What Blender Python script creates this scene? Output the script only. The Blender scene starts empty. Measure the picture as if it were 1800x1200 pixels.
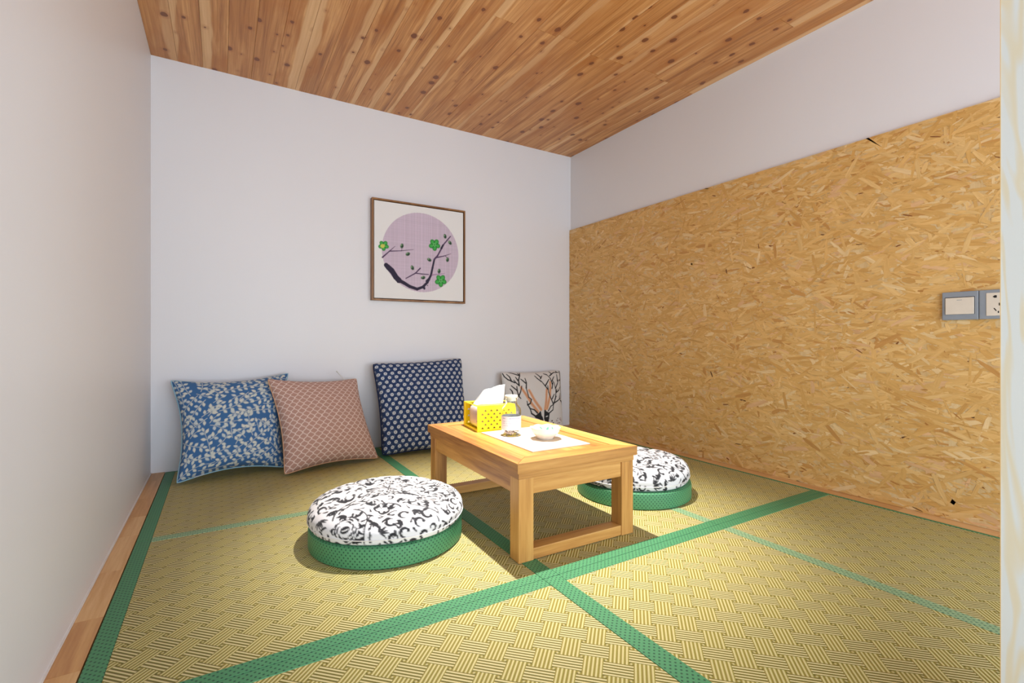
import bpy, bmesh, math, random
import numpy as np
from mathutils import Vector, Matrix

# ------------------------------------------------------------------ scene, camera, light
S = bpy.context.scene
COL = S.collection
PI = math.pi

def lin(c):
    """sRGB 0..255 -> linear"""
    o = []
    for v in c:
        v = v / 255.0
        o.append(v / 12.92 if v <= 0.04045 else ((v + 0.055) / 1.055) ** 2.4)
    return tuple(o)

cam_d = bpy.data.cameras.new('camera')
cam_d.sensor_width = 36.0
cam_d.lens = 846.0 / 1800.0 * 36.0
cam_d.shift_y = -6.0 / 1800.0
cam_d.clip_start = 0.02
cam = bpy.data.objects.new('camera', cam_d)
COL.objects.link(cam)
cam.location = (0, 0, 0.565)
cam.rotation_euler = (PI / 2, 0, -math.atan(510.0 / 846.0))
S.camera = cam

S.view_settings.view_transform = 'Standard'
S.view_settings.look = 'None'
S.view_settings.gamma = 1.0
S.view_settings.use_curve_mapping = False
S.view_settings.exposure = 0.0

W = bpy.data.worlds.new('world')
S.world = W
W.use_nodes = True
W.node_tree.nodes['Background'].inputs[0].default_value = (0.80, 0.89, 1.0, 1)
W.node_tree.nodes['Background'].inputs[1].default_value = 1.12

def area_light(name, loc, rot, sx, sy, power, color):
    l = bpy.data.lights.new(name, 'AREA')
    l.shape = 'RECTANGLE'; l.size = sx; l.size_y = sy
    l.energy = power; l.color = color
    o = bpy.data.objects.new(name, l)
    o.location = loc; o.rotation_euler = rot
    COL.objects.link(o)
    return o

# daylight from the room the alcove opens to
area_light('daylight', (1.15, -1.5, 0.58), (PI / 2, 0, 0), 3.2, 1.3, 72, (0.76, 0.88, 1.0))
# added fill aimed upward from below floor level, brightens ceiling and upper walls
area_light('upward_fill', (0.8, -1.25, -0.32), (PI, 0, 0), 3.4, 2.2, 20, (0.86, 0.93, 1.0))

sp = bpy.data.lights.new('downlight_beam', 'SPOT')
sp.energy = 275; sp.color = (1.0, 0.95, 0.88)
sp.spot_size = math.radians(60); sp.spot_blend = 0.95
sp.shadow_soft_size = 0.016
spo = bpy.data.objects.new('downlight_beam', sp)
spo.location = (0.826, 1.31, 1.722)
COL.objects.link(spo)

# ------------------------------------------------------------------ helpers
def tag(o, label=None, cat=None, group=None, kind=None):
    if label: o['label'] = label
    if cat: o['category'] = cat
    if group: o['group'] = group
    if kind: o['kind'] = kind
    return o

def empty(name, loc, rz=0, label=None, cat=None, group=None):
    o = bpy.data.objects.new(name, None)
    COL.objects.link(o)
    o.location = loc; o.rotation_euler = (0, 0, rz)
    o.empty_display_size = 0.05
    return tag(o, label, cat, group)

def mesh_obj(name, v, f, mat, parent=None, smooth=False, uv=None, col=None, loc=None):
    me = bpy.data.meshes.new(name)
    me.from_pydata([tuple(p) for p in v], [], [tuple(q) for q in f])
    if mat: me.materials.append(mat)
    if smooth:
        me.polygons.foreach_set('use_smooth', [True] * len(me.polygons))
    if uv is not None:          # one uv per vertex
        lay = me.uv_layers.new(name='UVMap')
        idx = np.empty(len(me.loops), dtype=np.int32)
        me.loops.foreach_get('vertex_index', idx)
        lay.data.foreach_set('uv', np.asarray(uv, dtype=np.float32)[idx].ravel())
    if col is not None:         # one linear colour per vertex
        a = me.color_attributes.new('Col', 'FLOAT_COLOR', 'POINT')
        c4 = np.ones((len(me.vertices), 4), dtype=np.float32)
        c4[:, :3] = col
        a.data.foreach_set('color', c4.ravel())
    me.update()
    o = bpy.data.objects.new(name, me)
    COL.objects.link(o)
    if loc: o.location = loc
    if parent: o.parent = parent
    return o

def bm_obj(name, bm, mat, parent=None, smooth=False, loc=None):
    me = bpy.data.meshes.new(name)
    bm.normal_update()
    bm.to_mesh(me); bm.free()
    if mat: me.materials.append(mat)
    if smooth:
        me.polygons.foreach_set('use_smooth', [True] * len(me.polygons))
    o = bpy.data.objects.new(name, me)
    COL.objects.link(o)
    if loc: o.location = loc
    if parent: o.parent = parent
    return o

def add_box(bm, x0, x1, y0, y1, z0, z1, bev=0.0, seg=1):
    vs = [bm.verts.new(p) for p in ((x0, y0, z0), (x1, y0, z0), (x1, y1, z0), (x0, y1, z0),
                                    (x0, y0, z1), (x1, y0, z1), (x1, y1, z1), (x0, y1, z1))]
    fs = [bm.faces.new([vs[i] for i in q]) for q in
          ((0, 3, 2, 1), (4, 5, 6, 7), (0, 1, 5, 4), (1, 2, 6, 5), (2, 3, 7, 6), (3, 0, 4, 7))]
    if bev > 0:
        es = set(e for f in fs for e in f.edges)
        bmesh.ops.bevel(bm, geom=list(es), offset=bev, segments=seg, affect='EDGES', profile=0.6)

def box(name, x0, x1, y0, y1, z0, z1, mat, parent=None, bev=0.0, seg=1, loc=None):
    bm = bmesh.new()
    add_box(bm, x0, x1, y0, y1, z0, z1, bev, seg)
    return bm_obj(name, bm, mat, parent, False, loc)

def lathe(name, prof, mat, parent=None, n=48, smooth=True, loc=None, cap=True, uvr=None):
    v = []; f = []; uv = []
    acc = 0
    for i, (r, z) in enumerate(prof):
        if i: acc += math.hypot(r - prof[i - 1][0], z - prof[i - 1][1])
        for k in range(n):
            a = 2 * PI * k / n
            v.append((r * math.cos(a), r * math.sin(a), z))
            uv.append((a * (uvr or r), acc))
    for i in range(len(prof) - 1):
        for k in range(n):
            k2 = (k + 1) % n
            f.append((i * n + k, i * n + k2, (i + 1) * n + k2, (i + 1) * n + k))
    if cap:
        f.append(tuple(range(n - 1, -1, -1)))
        f.append(tuple(range((len(prof) - 1) * n, len(prof) * n)))
    o = mesh_obj(name, v, f, mat, parent, False, uv, None, loc)
    if smooth:
        me = o.data
        sm = [len(p.vertices) == 4 for p in me.polygons]
        me.polygons.foreach_set('use_smooth', sm)
        md = o.modifiers.new('edges', 'EDGE_SPLIT'); md.split_angle = math.radians(40)
    return o

def tube(name, pts, r, mat, parent=None, n=8, closed=True, col=None):
    P = np.array(pts, float); m = len(P)
    v = []; f = []
    for i in range(m):
        if closed: t = P[(i + 1) % m] - P[i - 1]
        else: t = P[min(i + 1, m - 1)] - P[max(i - 1, 0)]
        t = t / (np.linalg.norm(t) + 1e-12)
        a = np.cross(t, (0.31, 0.52, 0.79)); a /= np.linalg.norm(a) + 1e-12
        b = np.cross(t, a)
        for k in range(n):
            q = 2 * PI * k / n
            v.append(P[i] + r * (math.cos(q) * a + math.sin(q) * b))
    for i in range(m if closed else m - 1):
        j = (i + 1) % m
        # align rings
        best = 0; bd = 1e9
        for s in range(n):
            d = np.linalg.norm(np.array(v[i * n]) - np.array(v[j * n + s]))
            if d < bd: bd = d; best = s
        for k in range(n):
            f.append((i * n + k, i * n + (k + 1) % n, j * n + (k + 1 + best) % n, j * n + (k + best) % n))
    if not closed:
        f.append(tuple(range(n - 1, -1, -1))); f.append(tuple(range((m - 1) * n, m * n)))
    return mesh_obj(name, v, f, mat, parent, True)

# ------------------------------------------------------------------ node materials
class NT:
    def __init__(s, name):
        s.m = bpy.data.materials.new(name); s.m.use_nodes = True
        s.t = s.m.node_tree; s.N = s.t.nodes; s.L = s.t.links
        s.b = s.N['Principled BSDF']
        s.out = s.N['Material Output']
    def n(s, typ, **kw):
        o = s.N.new(typ)
        for k, v in kw.items(): setattr(o, k, v)
        return o
    def val(s, sock, x):
        if hasattr(x, 'links') or isinstance(x, bpy.types.NodeSocket): s.L.new(x, sock)
        else: sock.default_value = x
    def math(s, op, a, b=0.0, c=0.0):
        o = s.n('ShaderNodeMath', operation=op)
        s.val(o.inputs[0], a); s.val(o.inputs[1], b)
        if op in ('MULTIPLY_ADD', 'SMOOTH_MIN', 'COMPARE'): s.val(o.inputs[2], c)
        return o.outputs[0]
    def vmath(s, op, a, b):
        o = s.n('ShaderNodeVectorMath', operation=op)
        s.val(o.inputs[0], a); s.val(o.inputs[1], b)
        return o.outputs[0]
    def mix(s, fac, a, b):
        o = s.n('ShaderNodeMix', data_type='RGBA')
        s.val(o.inputs['Factor'], fac)
        for nm, x in (('A', a), ('B', b)):
            k = [i for i in o.inputs if i.name == nm and i.type == 'RGBA'][0]
            if isinstance(x, bpy.types.NodeSocket): s.L.new(x, k)
            else: k.default_value = (*x[:3], 1)
        return [q for q in o.outputs if q.type == 'RGBA'][0]
    def ramp(s, fac, stops, interp='LINEAR'):
        o = s.n('ShaderNodeValToRGB'); e = o.color_ramp.elements
        o.color_ramp.interpolation = interp
        while len(e) < len(stops): e.new(0.5)
        for i, (p, c) in enumerate(stops):
            e[i].position = p; e[i].color = (*c, 1) if len(c) == 3 else c
        s.val(o.inputs[0], fac)
        return o.outputs[0]
    def noise(s, vec, scale, detail=3, rough=0.55, dist=0.0):
        o = s.n('ShaderNodeTexNoise')
        s.val(o.inputs['Vector'], vec)
        o.inputs['Scale'].default_value = scale; o.inputs['Detail'].default_value = detail
        o.inputs['Roughness'].default_value = rough; o.inputs['Distortion'].default_value = dist
        return o.outputs['Fac']
    def objco(s): return s.n('ShaderNodeTexCoord').outputs['Object']
    def uv(s): return s.n('ShaderNodeTexCoord').outputs['UV']
    def sep(s, v):
        o = s.n('ShaderNodeSeparateXYZ'); s.val(o.inputs[0], v); return o.outputs
    def comb(s, x, y, z):
        o = s.n('ShaderNodeCombineXYZ')
        for i, q in enumerate((x, y, z)): s.val(o.inputs[i], q)
        return o.outputs[0]
    def rnd(s): return s.n('ShaderNodeObjectInfo').outputs['Random']
    def bump(s, h, strength, dist):
        o = s.n('ShaderNodeBump'); s.val(o.inputs['Height'], h)
        o.inputs['Strength'].default_value = strength; o.inputs['Distance'].default_value = dist
        s.L.new(o.outputs[0], s.b.inputs['Normal'])
    def base(s, c, rough=0.5, spec=0.5):
        k = s.b.inputs['Base Color']
        if isinstance(c, bpy.types.NodeSocket): s.L.new(c, k)
        else: k.default_value = (*c[:3], 1)
        s.val(s.b.inputs['Roughness'], rough)
        s.b.inputs['Specular IOR Level'].default_value = spec
        return s.m

def plain(name, rgb, rough=0.5, spec=0.5, metal=0.0):
    t = NT(name); t.b.inputs['Metallic'].default_value = metal
    n = t.noise(t.objco(), 40, 2)
    c = lin(rgb)
    return t.base(t.mix(n, tuple(x * 0.94 for x in c), tuple(min(1, x * 1.05) for x in c)), rough, spec)

def paint(name, rgb, rough=0.5):
    t = NT(name); co = t.objco()
    c = lin(rgb)
    n = t.noise(co, 1.3, 3)
    t.bump(t.noise(co, 260, 3), 0.06, 0.001)
    return t.base(t.mix(n, tuple(x * 0.97 for x in c), tuple(min(1, x * 1.02) for x in c)), rough, 0.35)

def wood(name, light, mid, dark, axis, fine=150, broad=14, rough=0.42, stretch=0.06, spec=0.4):
    t = NT(name); co = t.objco()
    r = t.rnd()
    off = t.comb(t.math('MULTIPLY', r, 37.0), t.math('MULTIPLY', r, 91.0), t.math('MULTIPLY', r, 53.0))
    v = t.vmath('ADD', co, off)
    sc = [1, 1, 1]; sc[axis] = stretch
    v2 = t.vmath('MULTIPLY', v, tuple(sc))
    a = t.noise(v2, broad, 4, 0.55, 0.8)
    b = t.noise(v2, fine, 3, 0.6, 0.2)
    f = t.math('ADD', t.math('MULTIPLY', a, 0.72), t.math('MULTIPLY', b, 0.28))
    f = t.math('ADD', f, t.math('MULTIPLY', t.math('SUBTRACT', r, 0.5), 0.16))
    c = t.ramp(f, [(0.32, lin(dark)), (0.5, lin(mid)), (0.68, lin(light))])
    t.bump(b, 0.08, 0.0006)
    return t.base(c, rough, spec)

M = {}
M['wall'] = paint('wall_paint', (230, 228, 230), 0.42)
M['tw'] = {a: wood('table_wood_' + 'xyz'[a], (216, 165, 93), (192, 137, 69), (142, 90, 43), a, 150, 18) for a in range(3)}
M['block'] = wood('finger_joint_wood', (230, 190, 136), (212, 163, 106), (188, 134, 82), 1, 160, 20)
M['frame_wood'] = wood('frame_wood', (176, 132, 86), (150, 106, 64), (122, 82, 46), 2, 150, 14)

def make_plank():
    t = NT('ceiling_plank_wood'); co = t.objco(); r = t.rnd()
    off = t.comb(t.math('MULTIPLY', r, 37.0), t.math('MULTIPLY', r, 91.0), 0.0)
    v = t.vmath('ADD', co, off)
    x, y, z = t.sep(co)
    # broad tone, grain
    g1 = t.noise(t.vmath('MULTIPLY', v, (1, 0.05, 1)), 26, 4, 0.55, 1.0)
    g2 = t.noise(t.vmath('MULTIPLY', v, (1, 0.02, 1)), 170, 3, 0.6)
    f = t.math('ADD', t.math('MULTIPLY', g1, 0.62), t.math('MULTIPLY', g2, 0.38))
    heart = t.ramp(f, [(0.36, lin((150, 92, 42))), (0.5, lin((200, 140, 80))), (0.64, lin((228, 174, 112)))])
    # honey stained patches
    st = t.noise(t.vmath('MULTIPLY', v, (1, 0.28, 1)), 9, 3, 0.5, 0.6)
    st = t.ramp(st, [(0.52, (0, 0, 0)), (0.68, (1, 1, 1))])
    heart = t.mix(t.math('MULTIPLY', st, 0.75), heart, lin((176, 104, 28)))
    # pale sapwood along one edge of some planks
    w = t.noise(t.comb(t.math('MULTIPLY', r, 50.0), t.math('MULTIPLY', y, 1.2), 0.0), 1.6, 2)
    sgn = t.math('SUBTRACT', t.math('MULTIPLY', t.math('GREATER_THAN', t.math('FRACT', t.math('MULTIPLY', r, 7.0)), 0.5), 2.0), 1.0)
    xe = t.math('ADD', t.math('MULTIPLY', x, sgn), t.math('MULTIPLY', t.math('SUBTRACT', w, 0.5), 0.09))
    lim = t.math('MULTIPLY_ADD', t.math('FRACT', t.math('MULTIPLY', r, 13.0)), 0.06, 0.006)
    sap = t.math('MULTIPLY', t.math('SUBTRACT', xe, lim), 160.0)
    so = t.n('ShaderNodeClamp'); t.val(so.inputs[0], sap)
    sapc = t.ramp(f, [(0.3, lin((212, 160, 104))), (0.6, lin((236, 194, 142)))])
    c = t.mix(t.math('MULTIPLY', so.outputs[0], 0.85), heart, sapc)
    # plank tone
    tone = t.math('FRACT', t.math('MULTIPLY', r, 29.0))
    c = t.mix(t.math('MULTIPLY', tone, 0.45), c, lin((178, 112, 52)))
    # knots
    kv = t.vmath('MULTIPLY', v, (0.8, 0.62, 0))
    wob = t.noise(v, 60, 2)
    vo = t.n('ShaderNodeTexVoronoi', voronoi_dimensions='2D')
    t.val(vo.inputs['Vector'], kv); vo.inputs['Scale'].default_value = 14
    ks = t.sep(vo.outputs['Color'])
    rad = t.math('MULTIPLY', t.math('MAXIMUM', t.math('SUBTRACT', ks[0], 0.25), 0.0), 0.16)
    d = t.math('SUBTRACT', t.math('ADD', vo.outputs['Distance'], t.math('MULTIPLY', wob, 0.09)), t.math('ADD', t.math('MULTIPLY', rad, 1.3), 0.036))
    kn = t.ramp(t.math('MULTIPLY_ADD', d, 9.0, 0.5), [(0.38, (1, 1, 1)), (0.60, (0, 0, 0))])
    c = t.mix(t.math('MULTIPLY', kn, 0.95), c, lin((66, 30, 18)))
    halo = t.ramp(t.math('MULTIPLY_ADD', d, 4.0, 0.2), [(0.15, (1, 1, 1)), (0.8, (0, 0, 0))])
    c = t.mix(t.math('MULTIPLY', halo, t.math('MULTIPLY', t.math('GREATER_THAN', rad, 0.001), 0.45)), c, lin((160, 88, 30)))
    t.bump(g2, 0.05, 0.0005)
    return t.base(c, 0.36, 0.45)
M['plank'] = make_plank()

def make_weave():
    """basket weave of five-rib blocks turned 45 degrees to the mats"""
    t = NT('tatami_weave'); co = t.objco()
    x, y, z = t.sep(co)
    k = math.sqrt(0.5)
    u = t.math('MULTIPLY', t.math('ADD', x, y), k)      # +45
    v = t.math('MULTIPLY', t.math('SUBTRACT', y, x), k)
    s = 0.043
    uc = t.math('DIVIDE', u, s); vc = t.math('DIVIDE', v, s)
    i = t.math('FLOOR', uc); j = t.math('FLOOR', vc)
    lx = t.math('MULTIPLY', t.math('SUBTRACT', t.math('SUBTRACT', uc, i), 0.5), s)
    ly = t.math('MULTIPLY', t.math('SUBTRACT', t.math('SUBTRACT', vc, j), 0.5), s)
    par = t.math('FLOORED_MODULO', t.math('ADD', i, j), 2.0)
    inv = t.math('SUBTRACT', 1.0, par)
    p = t.math('ADD', t.math('MULTIPLY', ly, inv), t.math('MULTIPLY', lx, par))
    q = t.math('ADD', t.math('MULTIPLY', lx, inv), t.math('MULTIPLY', ly, par))
    inp = t.math('LESS_THAN', t.math('ABSOLUTE', p), 0.0175)
    inq = t.math('LESS_THAN', t.math('ABSOLUTE', q), 0.0175)
    across = t.math('ADD', t.math('MULTIPLY', p, inp), t.math('MULTIPLY', q, t.math('SUBTRACT', 1.0, inp)))
    along = t.math('ADD', t.math('MULTIPLY', q, inp), t.math('MULTIPLY', p, t.math('SUBTRACT', 1.0, inp)))
    rib = t.math('MULTIPLY_ADD', t.math('COSINE', t.math('MULTIPLY', across, 2 * PI / 0.007)), 0.5, 0.5)
    tw = t.math('MULTIPLY_ADD', t.math('COSINE', t.math('MULTIPLY', along, 2 * PI / 0.0027)), 0.5, 0.5)
    blk = t.math('MAXIMUM', inp, inq)
    kx = t.math('SUBTRACT', t.math('ABSOLUTE', p), 0.0215); ky = t.math('SUBTRACT', t.math('ABSOLUTE', q), 0.0215)
    kr = t.math('SQRT', t.math('ADD', t.math('MULTIPLY', kx, kx), t.math('MULTIPLY', ky, ky)))
    knot = t.math('SUBTRACT', 1.0, t.math('MINIMUM', t.math('DIVIDE', kr, 0.004), 1.0))
    h = t.math('ADD', t.math('MULTIPLY', rib, blk), t.math('MULTIPLY', knot, t.math('SUBTRACT', 1.0, blk)))
    h2 = t.math('MULTIPLY', h, t.math('MULTIPLY_ADD', tw, 0.22, 0.78))
    # contrast differs by rib direction: effect of light and view put into the colour
    dirn = t.math('ADD', t.math('MULTIPLY', par, inp), t.math('MULTIPLY', inv, t.math('SUBTRACT', 1.0, inp)))
    hi = t.mix(dirn, lin((210, 199, 142)), lin((221, 209, 156)))
    lo = t.mix(dirn, lin((138, 126, 52)), lin((102, 95, 30)))
    wear = t.noise(co, 3.0, 3)
    c = t.mix(t.ramp(h2, [(0.15, (0, 0, 0)), (0.8, (1, 1, 1))]), lo, hi)
    c = t.mix(t.math('MULTIPLY', wear, 0.16), c, lin((168, 152, 80)))
    t.bump(h2, 0.55, 0.0018)
    return t.base(c, 0.55, 0.35)
M['weave'] = make_weave()

def make_border(name, ground, dot, pale):
    """green woven tape with rows of dark dots, metres in UV"""
    t = NT(name); u, v, w = t.sep(t.uv())
    s = 0.0120
    a = t.math('DIVIDE', u, s); b = t.math('DIVIDE', v, 0.0066)
    row = t.math('FLOOR', b)
    a = t.math('ADD', a, t.math('MULTIPLY', t.math('FLOORED_MODULO', row, 2.0), 0.5))
    fa = t.math('SUBTRACT', t.math('FRACT', a), 0.5); fb = t.math('SUBTRACT', t.math('FRACT', b), 0.5)
    d = t.math('SQRT', t.math('ADD', t.math('MULTIPLY', fa, fa), t.math('MULTIPLY', t.math('MULTIPLY', fb, fb), 0.30)))
    m = t.ramp(d, [(0.12, (1, 1, 1)), (0.21, (0, 0, 0))])
    th = t.noise(t.vmath('MULTIPLY', t.uv(), (1, 6, 1)), 420, 2)
    g = t.mix(th, lin(ground), lin(pale))
    c = t.mix(t.math('MULTIPLY', m, 0.85), g, lin(dot))
    t.bump(t.math('SUBTRACT', th, m), 0.3, 0.0006)
    return t.base(c, 0.5, 0.4)
M['border'] = make_border('green_border_tape', (56, 122, 80), (16, 60, 48), (90, 156, 110))
M['border_pale'] = make_border('pale_border_tape', (120, 160, 116), (52, 96, 80), (160, 184, 144))  # narrow tapes: slightly paler cloth, plus woven sheen painted into the colour

def make_osb():
    t = NT('strand_board'); uv = t.uv()
    at = t.n('ShaderNodeVertexColor', layer_name='Col').outputs[0]
    g = t.noise(t.vmath('MULTIPLY', uv, (0.07, 1, 1)), 420, 3, 0.6, 0.3)
    g2 = t.noise(t.vmath('MULTIPLY', uv, (0.15, 1, 1)), 90, 2)
    f = t.math('ADD', t.math('MULTIPLY', g, 0.5), t.math('MULTIPLY', g2, 0.5))
    dk = t.vmath('MULTIPLY', at, (0.84, 0.77, 0.66))
    lt = t.vmath('MULTIPLY', at, (1.06, 1.06, 1.06))
    c = t.mix(t.ramp(f, [(0.3, (0, 0, 0)), (0.65, (1, 1, 1))]), dk, lt)
    t.bump(g, 0.15, 0.0006)
    return t.base(c, 0.5, 0.4)
M['osb'] = make_osb()

def make_print(name, rough=0.8, weave=900, strength=0.25, sheen=0.3):
    t = NT(name); uv = t.uv()
    at = t.n('ShaderNodeVertexColor', layer_name='Col').outputs[0]
    th = t.noise(uv, weave, 2)
    t.bump(th, strength, 0.0008)
    t.b.inputs['Sheen Weight'].default_value = sheen * 0.3
    c = t.mix(th, t.vmath('MULTIPLY', at, (0.9, 0.9, 0.9)), at)
    return t.base(c, rough, 0.2)
M['print'] = make_print('printed_cotton')
M['canvas'] = make_print('printed_canvas', 0.7, 700, 0.12, 0)
M['pipe_blue'] = plain('pale_blue_piping', (150, 190, 208), 0.8, 0.2)
M['pipe_pink'] = plain('peach_piping', (206, 160, 128), 0.8, 0.2)
M['pipe_navy'] = plain('navy_piping', (30, 44, 78), 0.8, 0.2)
M['pipe_white'] = plain('white_piping', (226, 222, 218), 0.8, 0.2)
M['white_cloth'] = plain('white_cloth', (238, 238, 236), 0.8, 0.2)
M['yellow'] = plain('yellow_enamel', (252, 224, 4), 0.38, 0.5)
M['grey_plastic'] = plain('grey_plastic', (140, 145, 152), 0.4)
M['cream_plastic'] = plain('cream_plastic', (222, 208, 190), 0.35)
M['black'] = plain('black_slot', (18, 16, 16), 0.6)
M['dark_gap'] = plain('dark_gap', (54, 34, 22), 0.8)
M['ceramic'] = plain('white_ceramic', (228, 216, 204), 0.2, 0.6)
M['green_glaze'] = plain('green_glaze', (96, 170, 140), 0.2, 0.6)
M['paper'] = plain('tissue_paper', (240, 239, 236), 0.9, 0.1)
M['film'] = plain('wrapping_film', (218, 202, 200), 0.25, 0.6)
M['mat_paper'] = plain('placemat_weave', (222, 206, 184), 0.8, 0.2)
M['label'] = plain('bottle_label', (244, 240, 244), 0.6)
M['ink'] = plain('violet_ink', (150, 150, 190), 0.6)
M['shell'] = plain('shell_pink', (240, 218, 210), 0.5)
M['shell_dark'] = plain('shell_dark', (196, 176, 184), 0.5)
M['cap'] = plain('bottle_cap', (240, 238, 214), 0.4)

def make_glass():
    t = NT('bottle_glass')
    t.b.inputs['Transmission Weight'].default_value = 1.0
    t.b.inputs['IOR'].default_value = 1.12
    n = t.noise(t.objco(), 20, 1)
    return t.base(t.mix(n, (0.93, 0.95, 0.93), (0.97, 0.98, 0.97)), 0.08)
M['glass'] = make_glass()

def make_ply():
    t = NT('whitewashed_plywood'); co = t.objco()
    v = t.vmath('MULTIPLY', co, (3, 3, 0.6))
    n = t.noise(v, 5, 2, 0.5, 1.5)
    r = t.math('MULTIPLY_ADD', t.math('SINE', t.math('MULTIPLY', n, 26.0)), 0.5, 0.5)
    r = t.ramp(r, [(0.55, (0, 0, 0)), (1.0, (1, 1, 1))])
    c = t.mix(t.math('MULTIPLY', r, 0.7), lin((218, 220, 214)), lin((222, 206, 166)))
    return t.base(c, 0.45, 0.4)
M['ply'] = make_ply()
M['ply_edge'] = wood('plywood_edge', (226, 196, 146), (210, 174, 120), (190, 150, 96), 2)

def make_lamp():
    t = NT('lamp_lens')
    t.b.inputs['Emission Color'].default_value = (1, 0.94, 0.85, 1)
    t.b.inputs['Emission Strength'].default_value = 12
    return t.base((0.9, 0.9, 0.9), 0.4)
M['lamp'] = make_lamp()
M['white_metal'] = plain('white_metal', (230, 230, 228), 0.4)

# ------------------------------------------------------------------ printing in vertex colours
class Print:
    """paints flat artwork on sample points (metres or 0..1), as colours of the cloth itself"""
    def __init__(s, pts, ground, aa):
        s.p = np.asarray(pts, float); s.c = np.tile(np.array(lin(ground)), (len(s.p), 1)); s.aa = aa
        # coarse spatial bins for speed
        s.order = np.argsort(s.p[:, 0]); s.xs = s.p[s.order, 0]
    def _near(s, x0, x1, y0, y1):
        a = np.searchsorted(s.xs, x0 - s.aa * 2); b = np.searchsorted(s.xs, x1 + s.aa * 2)
        ids = s.order[a:b]
        y = s.p[ids, 1]
        return ids[(y > y0 - s.aa * 2) & (y < y1 + s.aa * 2)]
    def _put(s, ids, d, col, alpha=1.0):
        a = np.clip(0.5 - d / s.aa, 0, 1)[:, None] * alpha
        s.c[ids] = s.c[ids] * (1 - a) + np.array(lin(col)) * a
    def seg(s, p0, p1, w0, w1, col, alpha=1.0):
        p0 = np.array(p0, float); p1 = np.array(p1, float); w = max(w0, w1)
        ids = s._near(min(p0[0], p1[0]) - w, max(p0[0], p1[0]) + w, min(p0[1], p1[1]) - w, max(p0[1], p1[1]) + w)
        if not len(ids): return
        q = s.p[ids]; e = p1 - p0; L = e @ e + 1e-12
        t = np.clip(((q - p0) @ e) / L, 0, 1)
        d = np.linalg.norm(q - p0 - t[:, None] * e, axis=1) - (w0 + (w1 - w0) * t)
        s._put(ids, d, col, alpha)
    def line(s, pts, w0, w1, col, alpha=1.0):
        n = len(pts) - 1
        for i in range(n):
            s.seg(pts[i], pts[i + 1], w0 + (w1 - w0) * i / n, w0 + (w1 - w0) * (i + 1) / n, col, alpha)
    def ell(s, c, a, b, ang, col, alpha=1.0):
        r = max(a, b); ids = s._near(c[0] - r, c[0] + r, c[1] - r, c[1] + r)
        if not len(ids): return
        q = s.p[ids] - np.array(c, float); ca, sa = math.cos(ang), math.sin(ang)
        x = (q[:, 0] * ca + q[:, 1] * sa) / a; y = (-q[:, 0] * sa + q[:, 1] * ca) / b
        d = (np.sqrt(x * x + y * y) - 1) * min(a, b)
        s._put(ids, d, col, alpha)
    def leaf(s, c, ang, L, w, col):
        """pointed leaf starting at c"""
        ca, sa = math.cos(ang), math.sin(ang)
        ids = s._near(c[0] - L, c[0] + L, c[1] - L, c[1] + L)
        if not len(ids): return
        q = s.p[ids] - np.array(c, float)
        x = (q[:, 0] * ca + q[:, 1] * sa) / L; y = -q[:, 0] * sa + q[:, 1] * ca
        hw = w * np.sin(np.clip(x, 0, 1) ** 0.85 * PI)
        d = np.abs(y) - hw
        d = np.where((x < 0) | (x > 1), L, d)
        s._put(ids, d, col)

def curve_pts(p, ang, L, bend, n=10):
    out = [tuple(p)]; a = ang; st = L / n; x, y = p
    for i in range(n):
        x += math.cos(a) * st; y += math.sin(a) * st; a += bend / n
        out.append((x, y))
    return out, a

# ------------------------------------------------------------------ room shell
LX, RX, BY, HZ = -0.254, 1.954, 2.498, 1.746
FY = -0.20
def structure(o): o['kind'] = 'structure'; return o
structure(box('wall_back', LX - 0.1, RX + 0.1, BY, BY + 0.1, -0.3, HZ + 0.1, M['wall']))
structure(box('wall_left', LX - 0.1, LX, FY, BY, -0.3, HZ + 0.1, M['wall']))
structure(box('wall_right', RX, RX + 0.1, FY, BY, -0.3, HZ + 0.1, M['wall']))
structure(box('wall_front', 0.918, 1.03, 0.07, 0.205, -0.3, HZ, M['wall']))
ceil = structure(box('ceiling', LX, RX, FY, BY, HZ + 0.012, HZ + 0.1, M['dark_gap']))
flo = structure(box('floor', LX, RX, 0.03, BY, -0.3, -0.0125, M['block']))
# jamb board that closes the near partition
jb = structure(box('trim_3', 0.900, 0.918, 0.055, 0.2155, -0.3, HZ, M['ply']))
box('edge_band', 0.8995, 0.9185, 0.2155, 0.2163, -0.3, HZ, M['ply_edge'], jb)

# ceiling planks: each one an object
rng = random.Random(4)
NP = 24
pw = (RX - LX) / NP
for k in range(NP):
    x0 = LX + k * pw; xc = x0 + pw / 2
    joints = []
    if xc > 0.85 and k % 3 != 1: joints = [1.53 + rng.uniform(-0.02, 0.02), 0.55]
    elif k % 3 == 1: joints = [1.02 + rng.uniform(-0.06, 0.06)]
    else: joints = [0.62 + rng.uniform(-0.2, 0.2)]
    ys = [BY] + joints + [FY]
    for a, b in zip(ys[:-1], ys[1:]):
        hw = pw / 2 - 0.0003; L = (a - b) / 2 - 0.0006
        bm = bmesh.new()
        add_box(bm, -hw, hw, -L, L, 0, 0.011)
        es = [e for e in bm.edges if all(abs(v.co.z) < 1e-6 for v in e.verts)]
        bmesh.ops.bevel(bm, geom=es, offset=0.0007, segments=1, affect='EDGES')
        o = bm_obj('plank', bm, M['plank'], ceil)
        o.location = (xc, (a + b) / 2, HZ + rng.uniform(0, 0.0006))

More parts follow.
